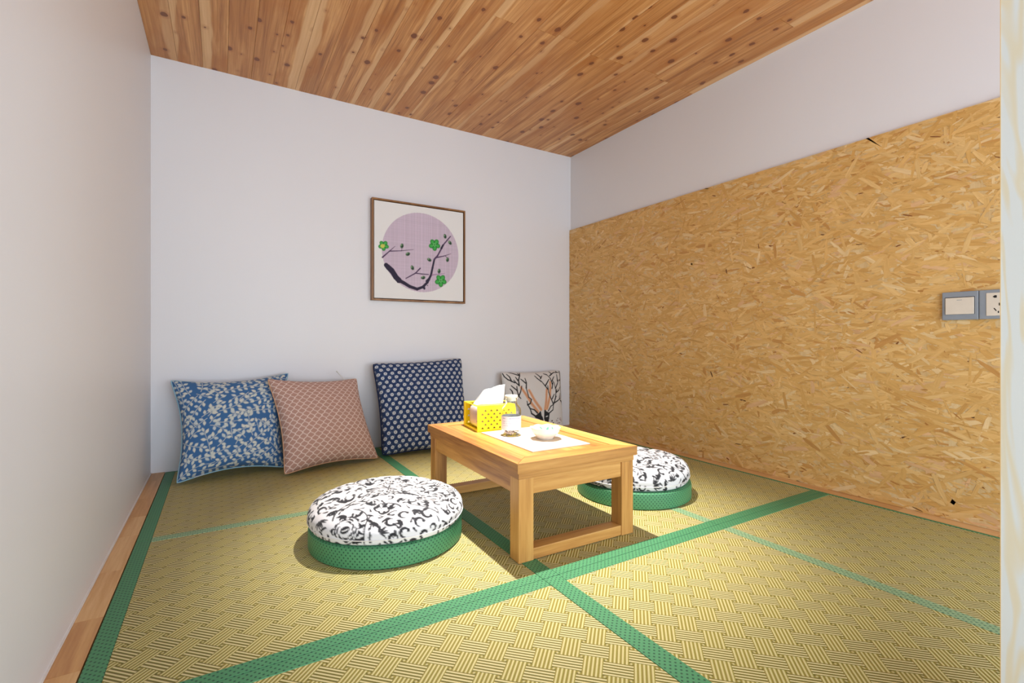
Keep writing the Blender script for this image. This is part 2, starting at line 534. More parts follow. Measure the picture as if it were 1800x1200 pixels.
# wood strip of joined blocks along the left wall and the right wall
def strip(name, x0, x1, cuts):
    root = structure(box(name, x0, x1, cuts[-1], cuts[0], -0.0125, -0.0098, M['block']))
    for a, b in zip(cuts[:-1], cuts[1:]):
        box('wood_block', x0 + 0.0006, x1 - 0.0006, b + 0.0003, a - 0.0003, -0.0095, 0.0, M['block'], root)
    return root
structure(box('trim_4', LX, LX + 0.003, 0.04, 2.497, 0.0004, 0.004, M['pipe_white']))
strip('trim_1', LX, -0.205, [2.497, 2.36, 2.12, 1.915, 1.74, 1.50, 1.265, 1.08, 0.86, 0.62, 0.40, 0.20, 0.04])
strip('trim_2', 1.889, RX, [2.497, 2.3, 2.05, 1.84, 1.6, 1.38, 1.14, 0.93, 0.7, 0.46, 0.22])

# ------------------------------------------------------------------ tatami mats
def tape(name, x0, x1, y0, y1, mat, parent, lengthwise):
    z0, z1 = -0.0119, 0.0011
    bm = bmesh.new(); add_box(bm, x0, x1, y0, y1, z0, z1, 0.0012, 2)
    o = bm_obj(name, bm, mat, parent)
    me = o.data; lay = me.uv_layers.new(name='UVMap')
    for lp in me.loops:
        c = me.vertices[lp.vertex_index].co
        lay.data[lp.index].uv = (c.y, c.x + c.z) if lengthwise == 'y' else (c.x, c.y + c.z)
    return o

def mat_thing(x0, x1, y0, y1, l, r, b, t, label, pale=''):
    root = empty('tatami_mat', ((x0 + x1) / 2, (y0 + y1) / 2, -0.012), 0, label, 'tatami mat', 'tatami mats covering the platform')
    cx, cy = (x0 + x1) / 2, (y0 + y1) / 2
    def P(o): o.parent = root; o.location = (-cx, -cy, 0.012); return o
    e = 0.0004
    P(box('woven_cover', x0 + l + e, x1 - r - e, y0 + b + e, y1 - t - e, -0.0119, 0.0, M['weave']))
    mt = lambda k: M['border_pale'] if k in pale else M['border']
    fl = l if 'l' not in pale else 0; fr = r if 'r' not in pale else 0      # plain side tapes run the full length, pale seams stop at the cross tape
    if b: P(tape('border', x0 + fl + e, x1 - fr - e, y0, y0 + b, mt('b'), None, 'x'))
    if t: P(tape('border', x0 + fl + e, x1 - fr - e, y1 - t, y1, mt('t'), None, 'x'))
    if l: P(tape('border', x0, x0 + l, y0 if fl else y0 + b + e, y1 if fl else y1 - t - e, mt('l'), None, 'y'))
    if r: P(tape('border', x1 - r, x1, y0 if fr else y0 + b + e, y1 if fr else y1 - t - e, mt('r'), None, 'y'))
    return root
YM, YS, XC, XS, YB, YF, XL, XR = 0.927, 1.675, 0.645, 1.285, 2.487, 0.2175, -0.203, 1.887
g = 0.0006
mat_thing(XL, XC - g, YS + g, YB, 0.034, 0, 0.016, 0.012, 'green bordered tatami mat under the blue and pink pillows in the back left corner', 'b')
mat_thing(XL, XC - g, YM + g, YS - g, 0.034, 0, 0.030, 0.016, 'green bordered tatami mat under the round seat left of the tea table', 't')
mat_thing(XC, XS - g, YM + g, YB, 0.043, 0.016, 0.030, 0.012, 'long green bordered tatami mat the tea table stands on', 'r')
mat_thing(XS + g, XR, YM + g, YB, 0.016, 0.012, 0.030, 0.012, 'narrow green bordered tatami mat along the strand board, behind the crossing', 'l')
mat_thing(XL, XC - g, YF, YM - g, 0.034, 0, 0.030, 0.03, 'near green bordered tatami mat left of the front green strip', '')
mat_thing(XC, XS - g, YF, YM - g, 0.043, 0.016, 0.03, 0.030, 'near green bordered tatami mat in front of the tea table, right of the front strip', 'r')
mat_thing(XS + g, XR, YF, YM - g, 0.016, 0.012, 0.03, 0.030, 'near green bordered tatami mat along the strand board, beside the whitewashed board', 'l')

# ------------------------------------------------------------------ strand board wainscot
def strand_board():
    root = empty('wall_panel', (RX, 1.35, 0.0), 0, 'tall oriented strand board panel of pressed wood chips covering the right wall', 'panel')
    y0, y1, z0, z1 = 0.2165, 2.496, 0.0005, 1.267
    xf = 1.9428
    o = box('board', xf, RX - 0.0004, y0, y1, z0, z1, M['ply_edge'])
    o.parent = root; o.location = (-RX, -1.35, 0)
    R = np.random.RandomState(11)
    pal = [((222, 178, 110), 34), ((216, 170, 100), 28), ((228, 188, 124), 20), ((208, 160, 90), 10), ((232, 200, 148), 6),
           ((222, 178, 130), 5), ((200, 148, 82), 4), ((180, 124, 62), 1.3), ((140, 88, 44), 0.7), ((98, 60, 34), 0.5)]
    w = np.array([p[1] for p in pal], float); w /= w.sum()
    V = []; F = []; UV = []; C = []
    N = 21000
    for i in range(N):
        small = R.rand() < 0.42
        L = R.uniform(0.008, 0.035) if small else R.uniform(0.03, 0.105)
        B = L * R.uniform(0.10, 0.3) if small else R.uniform(0.004, 0.018)
        k = R.choice(len(pal), p=w)
        if k >= 7:
            L *= 0.5; B *= 0.4
            if L > 0.03: L = 0.03
            B = min(B, 0.006)
        a = R.normal(0, 0.35) if R.rand() < 0.72 else R.uniform(-1.57, 1.57)
        if R.rand() < 0.5: a += 0.12
        cy = R.uniform(y0, y1); cz = R.uniform(z0, z1)
        t1 = R.uniform(-0.5, 0.5); t2 = R.uniform(-0.5, 0.5)
        pts = [(-0.5 * L, -0.5 * B * R.uniform(0.1, 1)), (-0.1 * L, -0.5 * B), (0.3 * L, -0.5 * B * R.uniform(0.7, 1)),
               (0.5 * L, B * R.uniform(-0.4, 0)), (0.5 * L * R.uniform(0.75, 1), 0.5 * B * R.uniform(0.3, 1)),
               (0.05 * L, 0.5 * B), (-0.35 * L, 0.5 * B * R.uniform(0.6, 1)), (-0.5 * L * R.uniform(0.85, 1), B * R.uniform(0, 0.3))]
        ca, sa = math.cos(a), math.sin(a)
        dep = 0.0001 + 0.0011 * i / N
        s = len(V)
        c = np.array(lin(pal[k][0])) * R.uniform(0.95, 1.05)
        ou, ov = R.uniform(0, 9), R.uniform(0, 9)
        for (p, q) in pts:
            yy = cy + p * ca - q * sa; zz = cz + p * sa + q * ca
            yy = min(max(yy, y0), y1); zz = min(max(zz, z0), z1)
            V.append((xf - dep - RX, yy - 1.35, zz)); UV.append((ou + p, ov + q)); C.append(c)
        F.append(tuple(s + m for m in range(7, -1, -1)))
    s = mesh_obj('strand_layer', V, F, M['osb'], root, False, UV, np.array(C))
    s['kind'] = 'stuff'
strand_board()

# ------------------------------------------------------------------ switch and socket plates on the strand board
def plate(name, yc, label, cat):
    root = empty(name, (1.9415, yc, 0.664), 0, label, cat)
    bm = bmesh.new(); add_box(bm, -0.0095, 0, -0.0425, 0.0425, -0.043, 0.043, 0.0025, 2)
    bm_obj('plate', bm, M['grey_plastic'], root)
    return root
sw = plate('light_switch', 0.5535, 'grey framed light switch with one wide rocker on the strand board', 'switch')
box('recess', -0.0098, -0.009, -0.0345, 0.0345, -0.0265, 0.0265, M['black'], sw)
bm = bmesh.new(); add_box(bm, -0.0125, -0.0098, -0.0332, 0.0335, -0.0262, 0.0247, 0.001, 2)
rk = bm_obj('rocker', bm, M['cream_plastic'], sw)
box('mark', -0.0128, -0.0124, -0.006, 0.006, 0.0165, 0.0178, M['grey_plastic'], rk)
so = plate('wall_socket', 0.4675, 'grey framed power socket right of the light switch, partly behind the near board', 'socket')
bm = bmesh.new(); add_box(bm, -0.0105, -0.009, -0.027, 0.0265, -0.0335, 0.0335, 0.001, 2)
fp = bm_obj('face_plate', bm, M['cream_plastic'], so)
def slot(pts):
    v = [(-0.0108, y, z) for y, z in pts] + [(-0.0101, y, z) for y, z in pts]; n = len(pts)
    f = [tuple(range(n)), tuple(range(2 * n - 1, n - 1, -1))] + [(i, i + n, (i + 1) % n + n, (i + 1) % n) for i in range(n)]
    mesh_obj('slot', v, f, M['black'], fp)
slot([(0.0125, 0.0222), (0.0075, 0.0262), (0.0035, 0.0255), (0.0035, 0.019), (0.0085, 0.0185)])
slot([(-0.0035, 0.0035), (-0.0008, 0.0035), (-0.0008, -0.0045), (-0.0035, -0.0045)])
slot([(0.0105, -0.0125), (0.0085, -0.0108), (0.0035, -0.0185), (0.0055, -0.0200)])
slot([(-0.0105, -0.0125), (-0.0085, -0.0108), (-0.0035, -0.0185), (-0.0055, -0.0200)])
slot([(0.0012, -0.026), (-0.0012, -0.026), (-0.0012, -0.02), (0.0012, -0.02)])

# ------------------------------------------------------------------ framed picture
def picture():
    root = empty('framed_picture', (0.916, BY, 1.021), 0, 'square framed print of a plum branch on a lilac disc on the back wall', 'picture')
    h = 0.262; d0, d1 = -0.034, -0.001; t = 0.0085
    box('frame_side', -h, -h + t, d0, d1, -h, h, M['frame_wood'], root, 0.0008)
    box('frame_side', h - t, h, d0, d1, -h, h, M['frame_wood'], root, 0.0008)
    box('frame_side', -h + t, h - t, d0, d1, h - t, h, M['frame_wood'], root, 0.0008)
    box('frame_side', -h + t, h - t, d0, d1, -h, -h + t, M['frame_wood'], root, 0.0008)
    box('backing', -h + t, h - t, -0.012, -0.002, -h + t, h - t, M['dark_gap'], root)
    c = h - t - 0.004
    N = 330
    g_ = np.linspace(0, 1, N)
    U, Vv = np.meshgrid(g_, g_); P = np.stack([U.ravel(), Vv.ravel()], 1)
    pr = Print(P, (236, 234, 232), 0.006)
    def m(x, y):     # sketch coordinates -> canvas
        u = (x - 100) / 852.0; top = 108 + 132 * u; bot = 1048 + 37 * u
        return (u, 1 - (y - top) / (bot - top))
    cc = m(535, 615); cr = 0.432
    pr.ell(cc, cr, cr * 0.985, 0, (206, 188, 204))
    # cloth weave inside the disc
    dd = np.hypot(P[:, 0] - cc[0], P[:, 1] - cc[1]) < cr
    Rr = np.random.RandomState(2)
    wv = Rr.normal(0, 0.05, (N,))[np.clip((P[:, 0] * (N - 1)).astype(int), 0, N - 1)] + Rr.normal(0, 0.03, (N,))[np.clip((P[:, 1] * (N - 1)).astype(int), 0, N - 1)]
    pr.c[dd] *= (1 + wv[dd])[:, None]
    ink = (52, 46, 66); vi = (84, 62, 92)
    def ln(pts, w0, w1, col=ink): pr.line([m(*p) for p in pts], w0, w1, col)
    ln([(205, 735), (225, 760), (262, 800), (292, 850), (320, 880)], 0.024, 0.030)
    ln([(225, 745), (262, 782), (292, 835)], 0.018, 0.020)
    ln([(320, 880), (365, 905), (420, 940), (490, 965)], 0.020, 0.016)
    ln([(490, 965), (545, 945), (590, 900), (625, 830), (640, 760), (658, 680)], 0.015, 0.010)
    ln([(555, 950), (560, 960)], 0.016, 0.012)
    ln([(585, 890), (605, 870)], 0.016, 0.014)
    ln([(658, 680), (690, 645), (730, 575), (745, 545), (785, 500), (820, 462)], 0.009, 0.006, vi)
    ln([(728, 575), (745, 545)], 0.012, 0.010)
    ln([(668, 665), (750, 650), (825, 628)], 0.008, 0.002, vi)
    ln([(385, 862), (425, 840), (475, 812), (520, 765)], 0.005, 0.007, vi)
    ln([(475, 812), (535, 820), (600, 825)], 0.006, 0.005, vi)
    ln([(635, 830), (700, 822), (765, 815)], 0.005, 0.001, (150, 110, 150))
    ln([(172, 660), (235, 600), (285, 553)], 0.008, 0.002, vi)
    ln([(235, 600), (340, 597), (455, 585)], 0.006, 0.002, vi)
    ln([(345, 597), (348, 570)], 0.003, 0.002, vi); ln([(770, 650), (785, 665)], 0.004, 0.003, vi)
    ln([(705, 822), (705, 800)], 0.003, 0.003, vi)
    for p in ((308, 900), (590, 930), (612, 845)): pr.ell(m(*p), 0.006, 0.006, 0, ink)
    for (x, y, a) in ((348, 550, 1.3), (403, 628, 0.5), (445, 760, 1.9), (548, 855, 0.3), (608, 684, -0.4), (765, 460, 1.8),
                      (815, 522, 2.3), (790, 684, 1.4), (705, 793, 1.4)):
        pr.ell(m(x, y), 0.026, 0.018, a, (76, 104, 78)); pr.ell(m(x + 4, y + 6), 0.012, 0.009, a, (44, 62, 52))
        pr.ell(m(x - 8, y - 8), 0.008, 0.006, a, (150, 180, 140))
    def flower(x, y, r, yellow=False):
        for k in range(5):
            q = k * 2 * PI / 5 + 0.3
            c_ = m(x + r * 0.62 * math.cos(q), y + r * 0.62 * math.sin(q))
            pr.ell(c_, r * 0.00070, r * 0.00056, -q, (52, 140, 62)); pr.ell(c_, r * 0.00045, r * 0.00034, -q, (74, 176, 82))
        pr.ell(m(x, y), r * 0.0004, r * 0.0004, 0, (214, 214, 110) if yellow else (120, 205, 120))
        for k in range(5):
            q = k * 2 * PI / 5 + 0.9
            pr.seg(m(x, y), m(x + r * 0.7 * math.cos(q), y + r * 0.7 * math.sin(q)), 0.002, 0.002, (30, 90, 46))
    flower(660, 540, 48); flower(722, 885, 50); flower(182, 547, 40, True)
    pr.ell(m(172, 552), 0.02, 0.02, 0, (206, 208, 98))
    # the print ends with the disc and the canvas edge
    v = [((p[0] * 2 - 1) * c, -0.0295, (p[1] * 2 - 1) * c) for p in P]
    f = [(j * N + i, j * N + i + 1, (j + 1) * N + i + 1, (j + 1) * N + i) for j in range(N - 1) for i in range(N - 1)]
    cv = mesh_obj('canvas', v, f, M['canvas'], root, False, P * 0.5, pr.c)
    box('stretcher', -c, c, -0.0294, -0.0125, -c, c, M['white_cloth'], root)
picture()

# ------------------------------------------------------------------ pillows
def pillow(name, TL, TR, BL, BR, thick, pinch, ground, painter, label, pipe, pr_r=0.0032, N=230, sag=0.0, aa=0.0022, sq=0.42, back=0.8, group=None):
    TL, TR, BL, BR = [np.array(p, float) for p in (TL, TR, BL, BR)]
    g_ = np.linspace(-1, 1, N)
    # finer rows near the seam
    g_ = np.sin(g_ * PI / 2 * 0.86) / math.sin(PI / 2 * 0.86)
    U, V_ = np.meshgrid(g_, g_)
    wid = (np.linalg.norm(TR - TL) + np.linalg.norm(BR - BL)) / 2
    hei = (np.linalg.norm(TL - BL) + np.linalg.norm(TR - BR)) / 2
    nrm = np.cross((TR + BR) - (TL + BL), (TL + TR) - (BL + BR)); nrm /= np.linalg.norm(nrm)   # towards the room
    if nrm[1] > 0: nrm = -nrm
    def surf(U, V_, side):
        u = U * (1 - pinch * (1 - V_ ** 2) * np.abs(U) ** 3)
        v = V_ * (1 - pinch * (1 - U ** 2) * np.abs(V_) ** 3) - sag * (1 - U ** 2) * np.clip(V_, 0, 1) ** 2
        rc = 1 - 0.026 * np.abs(U * V_) ** 9
        a = (u * rc + 1) / 2; b = (v * rc + 1) / 2
        P = ((1 - a) * (1 - b))[..., None] * BL + (a * (1 - b))[..., None] * BR + ((1 - a) * b)[..., None] * TL + (a * b)[..., None] * TR
        bul = (np.clip(1 - U ** 2, 0, 1) * np.clip(1 - V_ ** 2, 0, 1)) ** sq
        bul = bul * (1 - 0.12 * V_)               # filling settles
        wr = 0.0022 * np.sin(9 * U + 5 * V_ * U) * np.cos(7 * V_ - 2 * U) * bul
        P = P + nrm * ((side * thick / 2 * (back if side < 0 else 1)) * bul + wr)[..., None]
        P[..., 2] = np.maximum(P[..., 2], 0.0035)
        P[..., 1] = np.minimum(P[..., 1], BY - 0.003)
        return P
    cen = np.array([(BL[0] + BR[0]) / 2, (BL[1] + BR[1]) / 2, 0.0])
    root = empty(name, tuple(cen), 0, label, 'pillow', group)
    Fp = surf(U, V_, 1).reshape(-1, 3) - cen
    st = 5
    ii = np.arange(0, N, st)
    if ii[-1] != N - 1: ii = np.append(ii, N - 1)
    n2 = len(ii)
    Bp = surf(U[np.ix_(ii, ii)], V_[np.ix_(ii, ii)], -1).reshape(-1, 3) - cen
    coords = np.stack([U.ravel() * wid / 2, V_.ravel() * hei / 2], 1)
    pr = Print(coords, ground, aa)
    painter(pr, wid, hei)
    verts = np.vstack([Fp, Bp]); o2 = N * N
    f = [(j * N + i, j * N + i + 1, (j + 1) * N + i + 1, (j + 1) * N + i) for j in range(N - 1) for i in range(N - 1)]
    f += [(o2 + j * n2 + i, o2 + (j + 1) * n2 + i, o2 + (j + 1) * n2 + i + 1, o2 + j * n2 + i + 1) for j in range(n2 - 1) for i in range(n2 - 1)]
    col = np.vstack([pr.c, np.tile(np.array(lin(ground)), (n2 * n2, 1))])
    uv = np.vstack([coords, coords.reshape(N, N, 2)[np.ix_(ii, ii)].reshape(-1, 2)])
    mesh_obj('cover', verts, f, M['print'], root, True, uv, col)
    # piping round the seam
    e = np.linspace(-1, 1, 41)[:-1]
    Uo = np.concatenate([e, np.ones(40), -e, -np.ones(40)]); Vo = np.concatenate([-np.ones(40), e, np.ones(40), -e])
    P = surf(Uo, Vo, 0.0)
    P = P - cen
    P[:, 2] = np.maximum(P[:, 2], pr_r)
    tube('piping', P, pr_r, pipe, root, 8, True)
    root['_w'] = 1; del root['_w']
    return root, cen, surf

def paint_leaves(pr, w, h):
    R = random.Random(21)
    col = (208, 212, 204)
    cell = 0.004; occ = set()
    def key(p): return (int(math.floor(p[0] / cell)), int(math.floor(p[1] / cell)))
    def free(p, r=1):
        k = key(p)
        for i in range(-r, r + 1):
            for j in range(-r, r + 1):
                if (k[0] + i, k[1] + j) in occ: return False
        return abs(p[0]) < w / 2 + 0.01 and abs(p[1]) < h / 2 + 0.01
    def sprig(p, ang, L):
        n = max(3, int(L / 0.0115))
        pts, a = curve_pts(p, ang, L, R.uniform(-0.6, 0.6), n)
        if sum(free(q, 1) for q in pts) < 0.80 * len(pts): return False
        pr.line(pts, 0.0012, 0.0008, col)
        new = [key(q) for q in pts]; sd = R.choice([1, -1])
        for i in range(1, n):
            x, y = pts[i]; d = math.atan2(pts[i + 1][1] - y, pts[i + 1][0] - x)
            if i % 2 == 0: continue
            for s_ in (sd, -sd):
                la = d + s_ * R.uniform(0.8, 1.1); ll = R.uniform(0.0165, 0.0225)
                st = (x + math.cos(la) * 0.0035, y + math.sin(la) * 0.0035)
                mid = (st[0] + math.cos(la) * ll * 0.55, st[1] + math.sin(la) * ll * 0.55)
                tip = (st[0] + math.cos(la) * ll, st[1] + math.sin(la) * ll)
                if not (free(mid, 0) and free(tip, 0)): continue
                pr.seg((x, y), st, 0.0007, 0.0006, col)
                pr.leaf(st, la, ll, 0.0058, R.choice([col, (216, 216, 204), (198, 206, 206)]))
                new += [key(mid), key(tip)]
        x, y = pts[-1]
        pr.leaf((x, y), a, 0.019, 0.0050, col)
        new += [key((x + 0.008 * math.cos(a), y + 0.008 * math.sin(a))), key((x + 0.015 * math.cos(a), y + 0.015 * math.sin(a)))]
        occ.update(new)
        return True
    for tries in range(2600):
        p = (R.uniform(-w / 2, w / 2), R.uniform(-h / 2, h / 2))
        if not free(p, 1): continue
        ang = R.choice([0.5, 0.9, 0.2, 2.0, -0.5, 3.7]) + R.uniform(-0.4, 0.4)
        L = R.uniform(0.08, 0.14) if tries < 120 else R.choice([0.036, 0.042, 0.055])
        sprig(p, ang, L)

def paint_trellis(pr, w, h):
    s = 0.0310
    x, y = pr.p[:, 0] + 0.004, pr.p[:, 1]
    a = x / s + y / (s * 1.04); b = x / s - y / (s * 1.04)
    def gridline(q, r):
        f = np.abs((q + 0.05 * np.sin(2 * PI * r)) % 1.0 - 0.0); f = np.minimum(f, 1 - f)
        return f
    d = np.minimum(gridline(a, b), gridline(b, a))
    al = np.clip((0.085 - d) / 0.045, 0, 1)[:, None]
    pr.c = pr.c * (1 - al) + np.array(lin((236, 214, 204))) * al

def paint_dots(pr, w, h):
    sx, sy = 0.0345, 0.0240
    R = random.Random(5)
    ny = int(h / sy) + 3; nx = int(w / sx) + 3
    for j in range(-ny // 2, ny // 2 + 1):
        for i in range(-nx // 2, nx // 2 + 1):
            x = (i + 0.5 * (j % 2)) * sx; y = j * sy
            # small sprigs between the blossoms
            for k in range(3):
                q = R.uniform(0, 6.28); rr = R.uniform(0.0115, 0.0145)
                pr.ell((x + rr * math.cos(q), y + rr * math.sin(q)), 0.0034, 0.0012, q + 1.2, (104, 122, 158))
            pr.ell((x, y), 0.0084, 0.0084, 0, (222, 226, 230))
            pr.ell((x, y), 0.0044, 0.0044, 0, (120, 132, 150))
            pr.ell((x, y), 0.0017, 0.0017, 0, (216, 208, 170))

def paint_deer(pr, w, h):
    def m(x, y): return ((x - 105) / 1060.0 - 0.5) * w, (0.5 - (y - 140) / 1010.0) * h
    k = w / 1060.0
    blk = (44, 44, 46); org = (226, 172, 134)
    def ln(pts, w0, w1=None, c=blk):
        pr.line([m(*p) for p in pts], w0 * k, (w1 if w1 is not None else w0) * k, c)
    # ears of tan leaves
    for p in (((355, 420), (410, 520), (440, 580), (500, 690), (600, 830)), ((480, 480), (520, 570), (560, 650), (610, 730), (660, 800)),
              ((800, 480), (780, 570), (765, 660), (740, 800)), ((885, 360), (870, 480), (850, 590), (810, 690), (775, 790))):
        ln(p, 20, 24, org); ln(p, 4, 3, (190, 128, 92))
    # heads
    for p in (((650, 830), (670, 945), (560, 905), (600, 860)),):
        ln([(645, 840), (660, 935)], 14, 18); ln([(640, 860), (570, 905), (640, 930)], 20, 24); ln([(620, 880), (650, 920)], 24, 30)
        ln([(660, 935), (680, 1010), (640, 1060)], 34, 40)
    ln([(738, 825), (735, 950)], 16, 20); ln([(745, 850), (800, 880), (790, 950), (750, 960)], 22, 26); ln([(760, 880), (770, 980), (760, 1060)], 34, 44)
    pr.ell(m(770, 915), 22 * k, 8 * k, 0.2, (226, 224, 222))
    # almond ears
    ln([(590, 850), (540, 795), (470, 770)], 12, 8); ln([(470, 770), (490, 850), (560, 900)], 8, 14)
    ln([(800, 830), (850, 760), (905, 735)], 9, 7); ln([(905, 735), (890, 820), (810, 870)], 7, 10)
    # antlers
    def branch(*runs):
        for r in runs: ln(r, 11, 7)
    branch(((470, 770), (430, 700), (425, 650)), ((430, 710), (480, 690), (505, 630), (460, 590), (440, 440)), ((440, 440), (455, 350), (445, 270)),
           ((440, 355), (400, 310), (375, 280)), ((300, 560), (340, 490), (370, 400)), ((300, 560), (285, 480), (290, 400)),
           ((285, 470), (240, 420), (205, 380)), ((330, 390), (290, 340), (260, 290)), ((330, 390), (335, 300), (370, 220), (390, 160)),
           ((325, 300), (300, 240)), ((370, 215), (280, 170), (190, 135)), ((365, 190), (350, 165)), ((270, 335), (170, 275), (130, 220), (110, 150)),
           ((220, 310), (205, 230), (170, 180)), ((215, 560), (205, 470), (180, 430)), ((300, 560), (330, 600)), ((250, 620), (215, 540)))
    branch(((905, 735), (860, 620), (830, 530), (825, 420)), ((820, 480), (770, 410), (730, 345)), ((720, 340), (660, 285), (625, 230)),
           ((715, 290), (755, 235)), ((720, 260), (660, 180)), ((790, 410), (840, 345), (875, 305)), ((905, 470), (940, 380), (955, 340)),
           ((925, 400), (905, 290), (850, 210)), ((905, 240), (960, 200), (1010, 175), (1110, 180)), ((930, 340), (985, 260)), ((850, 215), (800, 190)),
           ((950, 210), (920, 150)), ((1060, 180), (1065, 115)), ((890, 640), (945, 565)), ((905, 730), (960, 640), (985, 530), (970, 360)),
           ((985, 530), (1015, 480)), ((985, 540), (1060, 500), (1095, 450)), ((980, 470), (1040, 390), (1075, 320)), ((1050, 340), (1055, 220)),
           ((910, 715), (1000, 680), (1080, 640)), ((950, 650), (985, 600)), ((1060, 640), (1090, 550)), ((1085, 665), (1145, 690)),
           ((1090, 670), (1125, 700), (1150, 760)), ((1140, 150), (1130, 300), (1115, 420)), ((1120, 430), (1130, 560), (1100, 640)), ((1100, 330), (1135, 300)))
    R = random.Random(3)
    for i in range(26):
        pr.ell(m(R.uniform(970, 1090), R.uniform(950, 1040)), R.uniform(5, 9) * k, 5 * k, R.uniform(0, 3), R.choice([(90, 60, 66), (176, 120, 120)]))
    for q in ((875, 995), (905, 1030)): pr.ell(m(*q), 14 * k, 11 * k, 0, blk)

pb, cb, sb = pillow('throw_pillow', (-0.185, 2.432, 0.392), (0.268, 2.452, 0.405), (-0.150, 2.232, 0.008), (0.235, 2.272, 0.008), 0.16, 0.15,
       (64, 108, 158), paint_leaves, 'blue throw pillow printed with pale leafy sprigs, leaning at the left end of the row', M['pipe_blue'], 0.0036)
# white care tag at its lower seam
P = sb(np.array([-0.70, -0.52, -0.52, -0.70]), np.array([-1.0, -1.0, -1.0, -1.0]), 0.0) - cb
vt = []
for q, (dy, dz) in zip(P, ((0, 0.001), (0, 0.001), (-0.012, -0.0), (-0.012, -0.0))):
    vt.append((q[0], q[1] - 0.004 + dy, max(q[2] + dz, 0.003) + 0.002))
vt += [(a, b, c_ + 0.0008) for a, b, c_ in vt]
mesh_obj('care_tag', vt, [(3, 2, 1, 0), (4, 5, 6, 7), (0, 1, 5, 4), (1, 2, 6, 5), (2, 3, 7, 6), (3, 0, 4, 7)], M['white_cloth'], pb)

pk, ck, sk = pillow('throw_pillow', (0.168, 2.350, 0.388), (0.572, 2.440, 0.366), (0.216, 2.150, 0.008), (0.622, 2.226, 0.008), 0.15, 0.11,
       (186, 146, 132), paint_trellis, 'dusty pink throw pillow with a pale diamond trellis, overlapping the blue leafy one', M['pipe_pink'], 0.0032)
q = sk(np.array([0.62]), np.array([1.0]), 0.0)[0] - ck
tube('zip_cord', [q + np.array(d) for d in ((0.012, 0.004, 0), (0.004, 0.008, 0.018), (-0.012, 0.012, 0.034), (-0.024, 0.014, 0.046), (-0.021, 0.014, 0.048), (-0.006, 0.010, 0.028), (0.012, 0.006, 0.002))],
     0.0018, M['pipe_white'], pk, 6, False)
pillow('throw_pillow', (0.648, 2.435, 0.436), (1.146, 2.452, 0.452), (0.650, 2.268, 0.008), (1.085, 2.215, 0.008), 0.135, 0.06,
       (38, 58, 98), paint_dots, 'navy throw pillow dotted with small white blossoms, leaning behind the tea table', M['pipe_navy'], 0.0045, sq=0.27)
pillow('throw_pillow', (1.396, 2.440, 0.366), (1.830, 2.446, 0.362), (1.365, 2.33, 0.008), (1.765, 2.33, 0.008), 0.12, 0.05,
       (224, 220, 216), paint_deer, 'white throw pillow with black antlers and tan ears, leaning near the right corner', M['pipe_white'], 0.002)

# ------------------------------------------------------------------ low tea table
def mitred(name, side, x0, x1, y0, y1, w, z0, z1, mat, parent, e=0.0002):
    """one rail of a frame with its ends cut at 45 degrees"""
    P = {'l': [(x0, y0), (x0 + w, y0 + w), (x0 + w, y1 - w), (x0, y1)], 'r': [(x1, y0), (x1, y1), (x1 - w, y1 - w), (x1 - w, y0 + w)],
         'f': [(x0, y0), (x1, y0), (x1 - w, y0 + w), (x0 + w, y0 + w)], 'b': [(x0, y1), (x0 + w, y1 - w), (x1 - w, y1 - w), (x1, y1)]}[side]
    k = {'l': (0, 1), 'r': (0, 1), 'f': (1, 0), 'b': (1, 0)}[side]
    cx, cy = (x0 + x1) / 2, (y0 + y1) / 2
    P = [(x - k[0] * math.copysign(e, x - cx), y - k[1] * math.copysign(e, y - cy)) for x, y in P]
    bm = bmesh.new()
    vs = [bm.verts.new((x, y, z)) for z in (z0, z1) for x, y in P]
    fs = [bm.faces.new([vs[i] for i in q]) for q in ((0, 1, 2, 3), (7, 6, 5, 4), (0, 4, 5, 1), (1, 5, 6, 2), (2, 6, 7, 3), (3, 7, 4, 0))]
    bmesh.ops.recalc_face_normals(bm, faces=bm.faces[:])
    bmesh.ops.bevel(bm, geom=bm.edges[:], offset=0.0011, segments=2, affect='EDGES', profile=0.6)
    return bm_obj(name, bm, mat, parent)

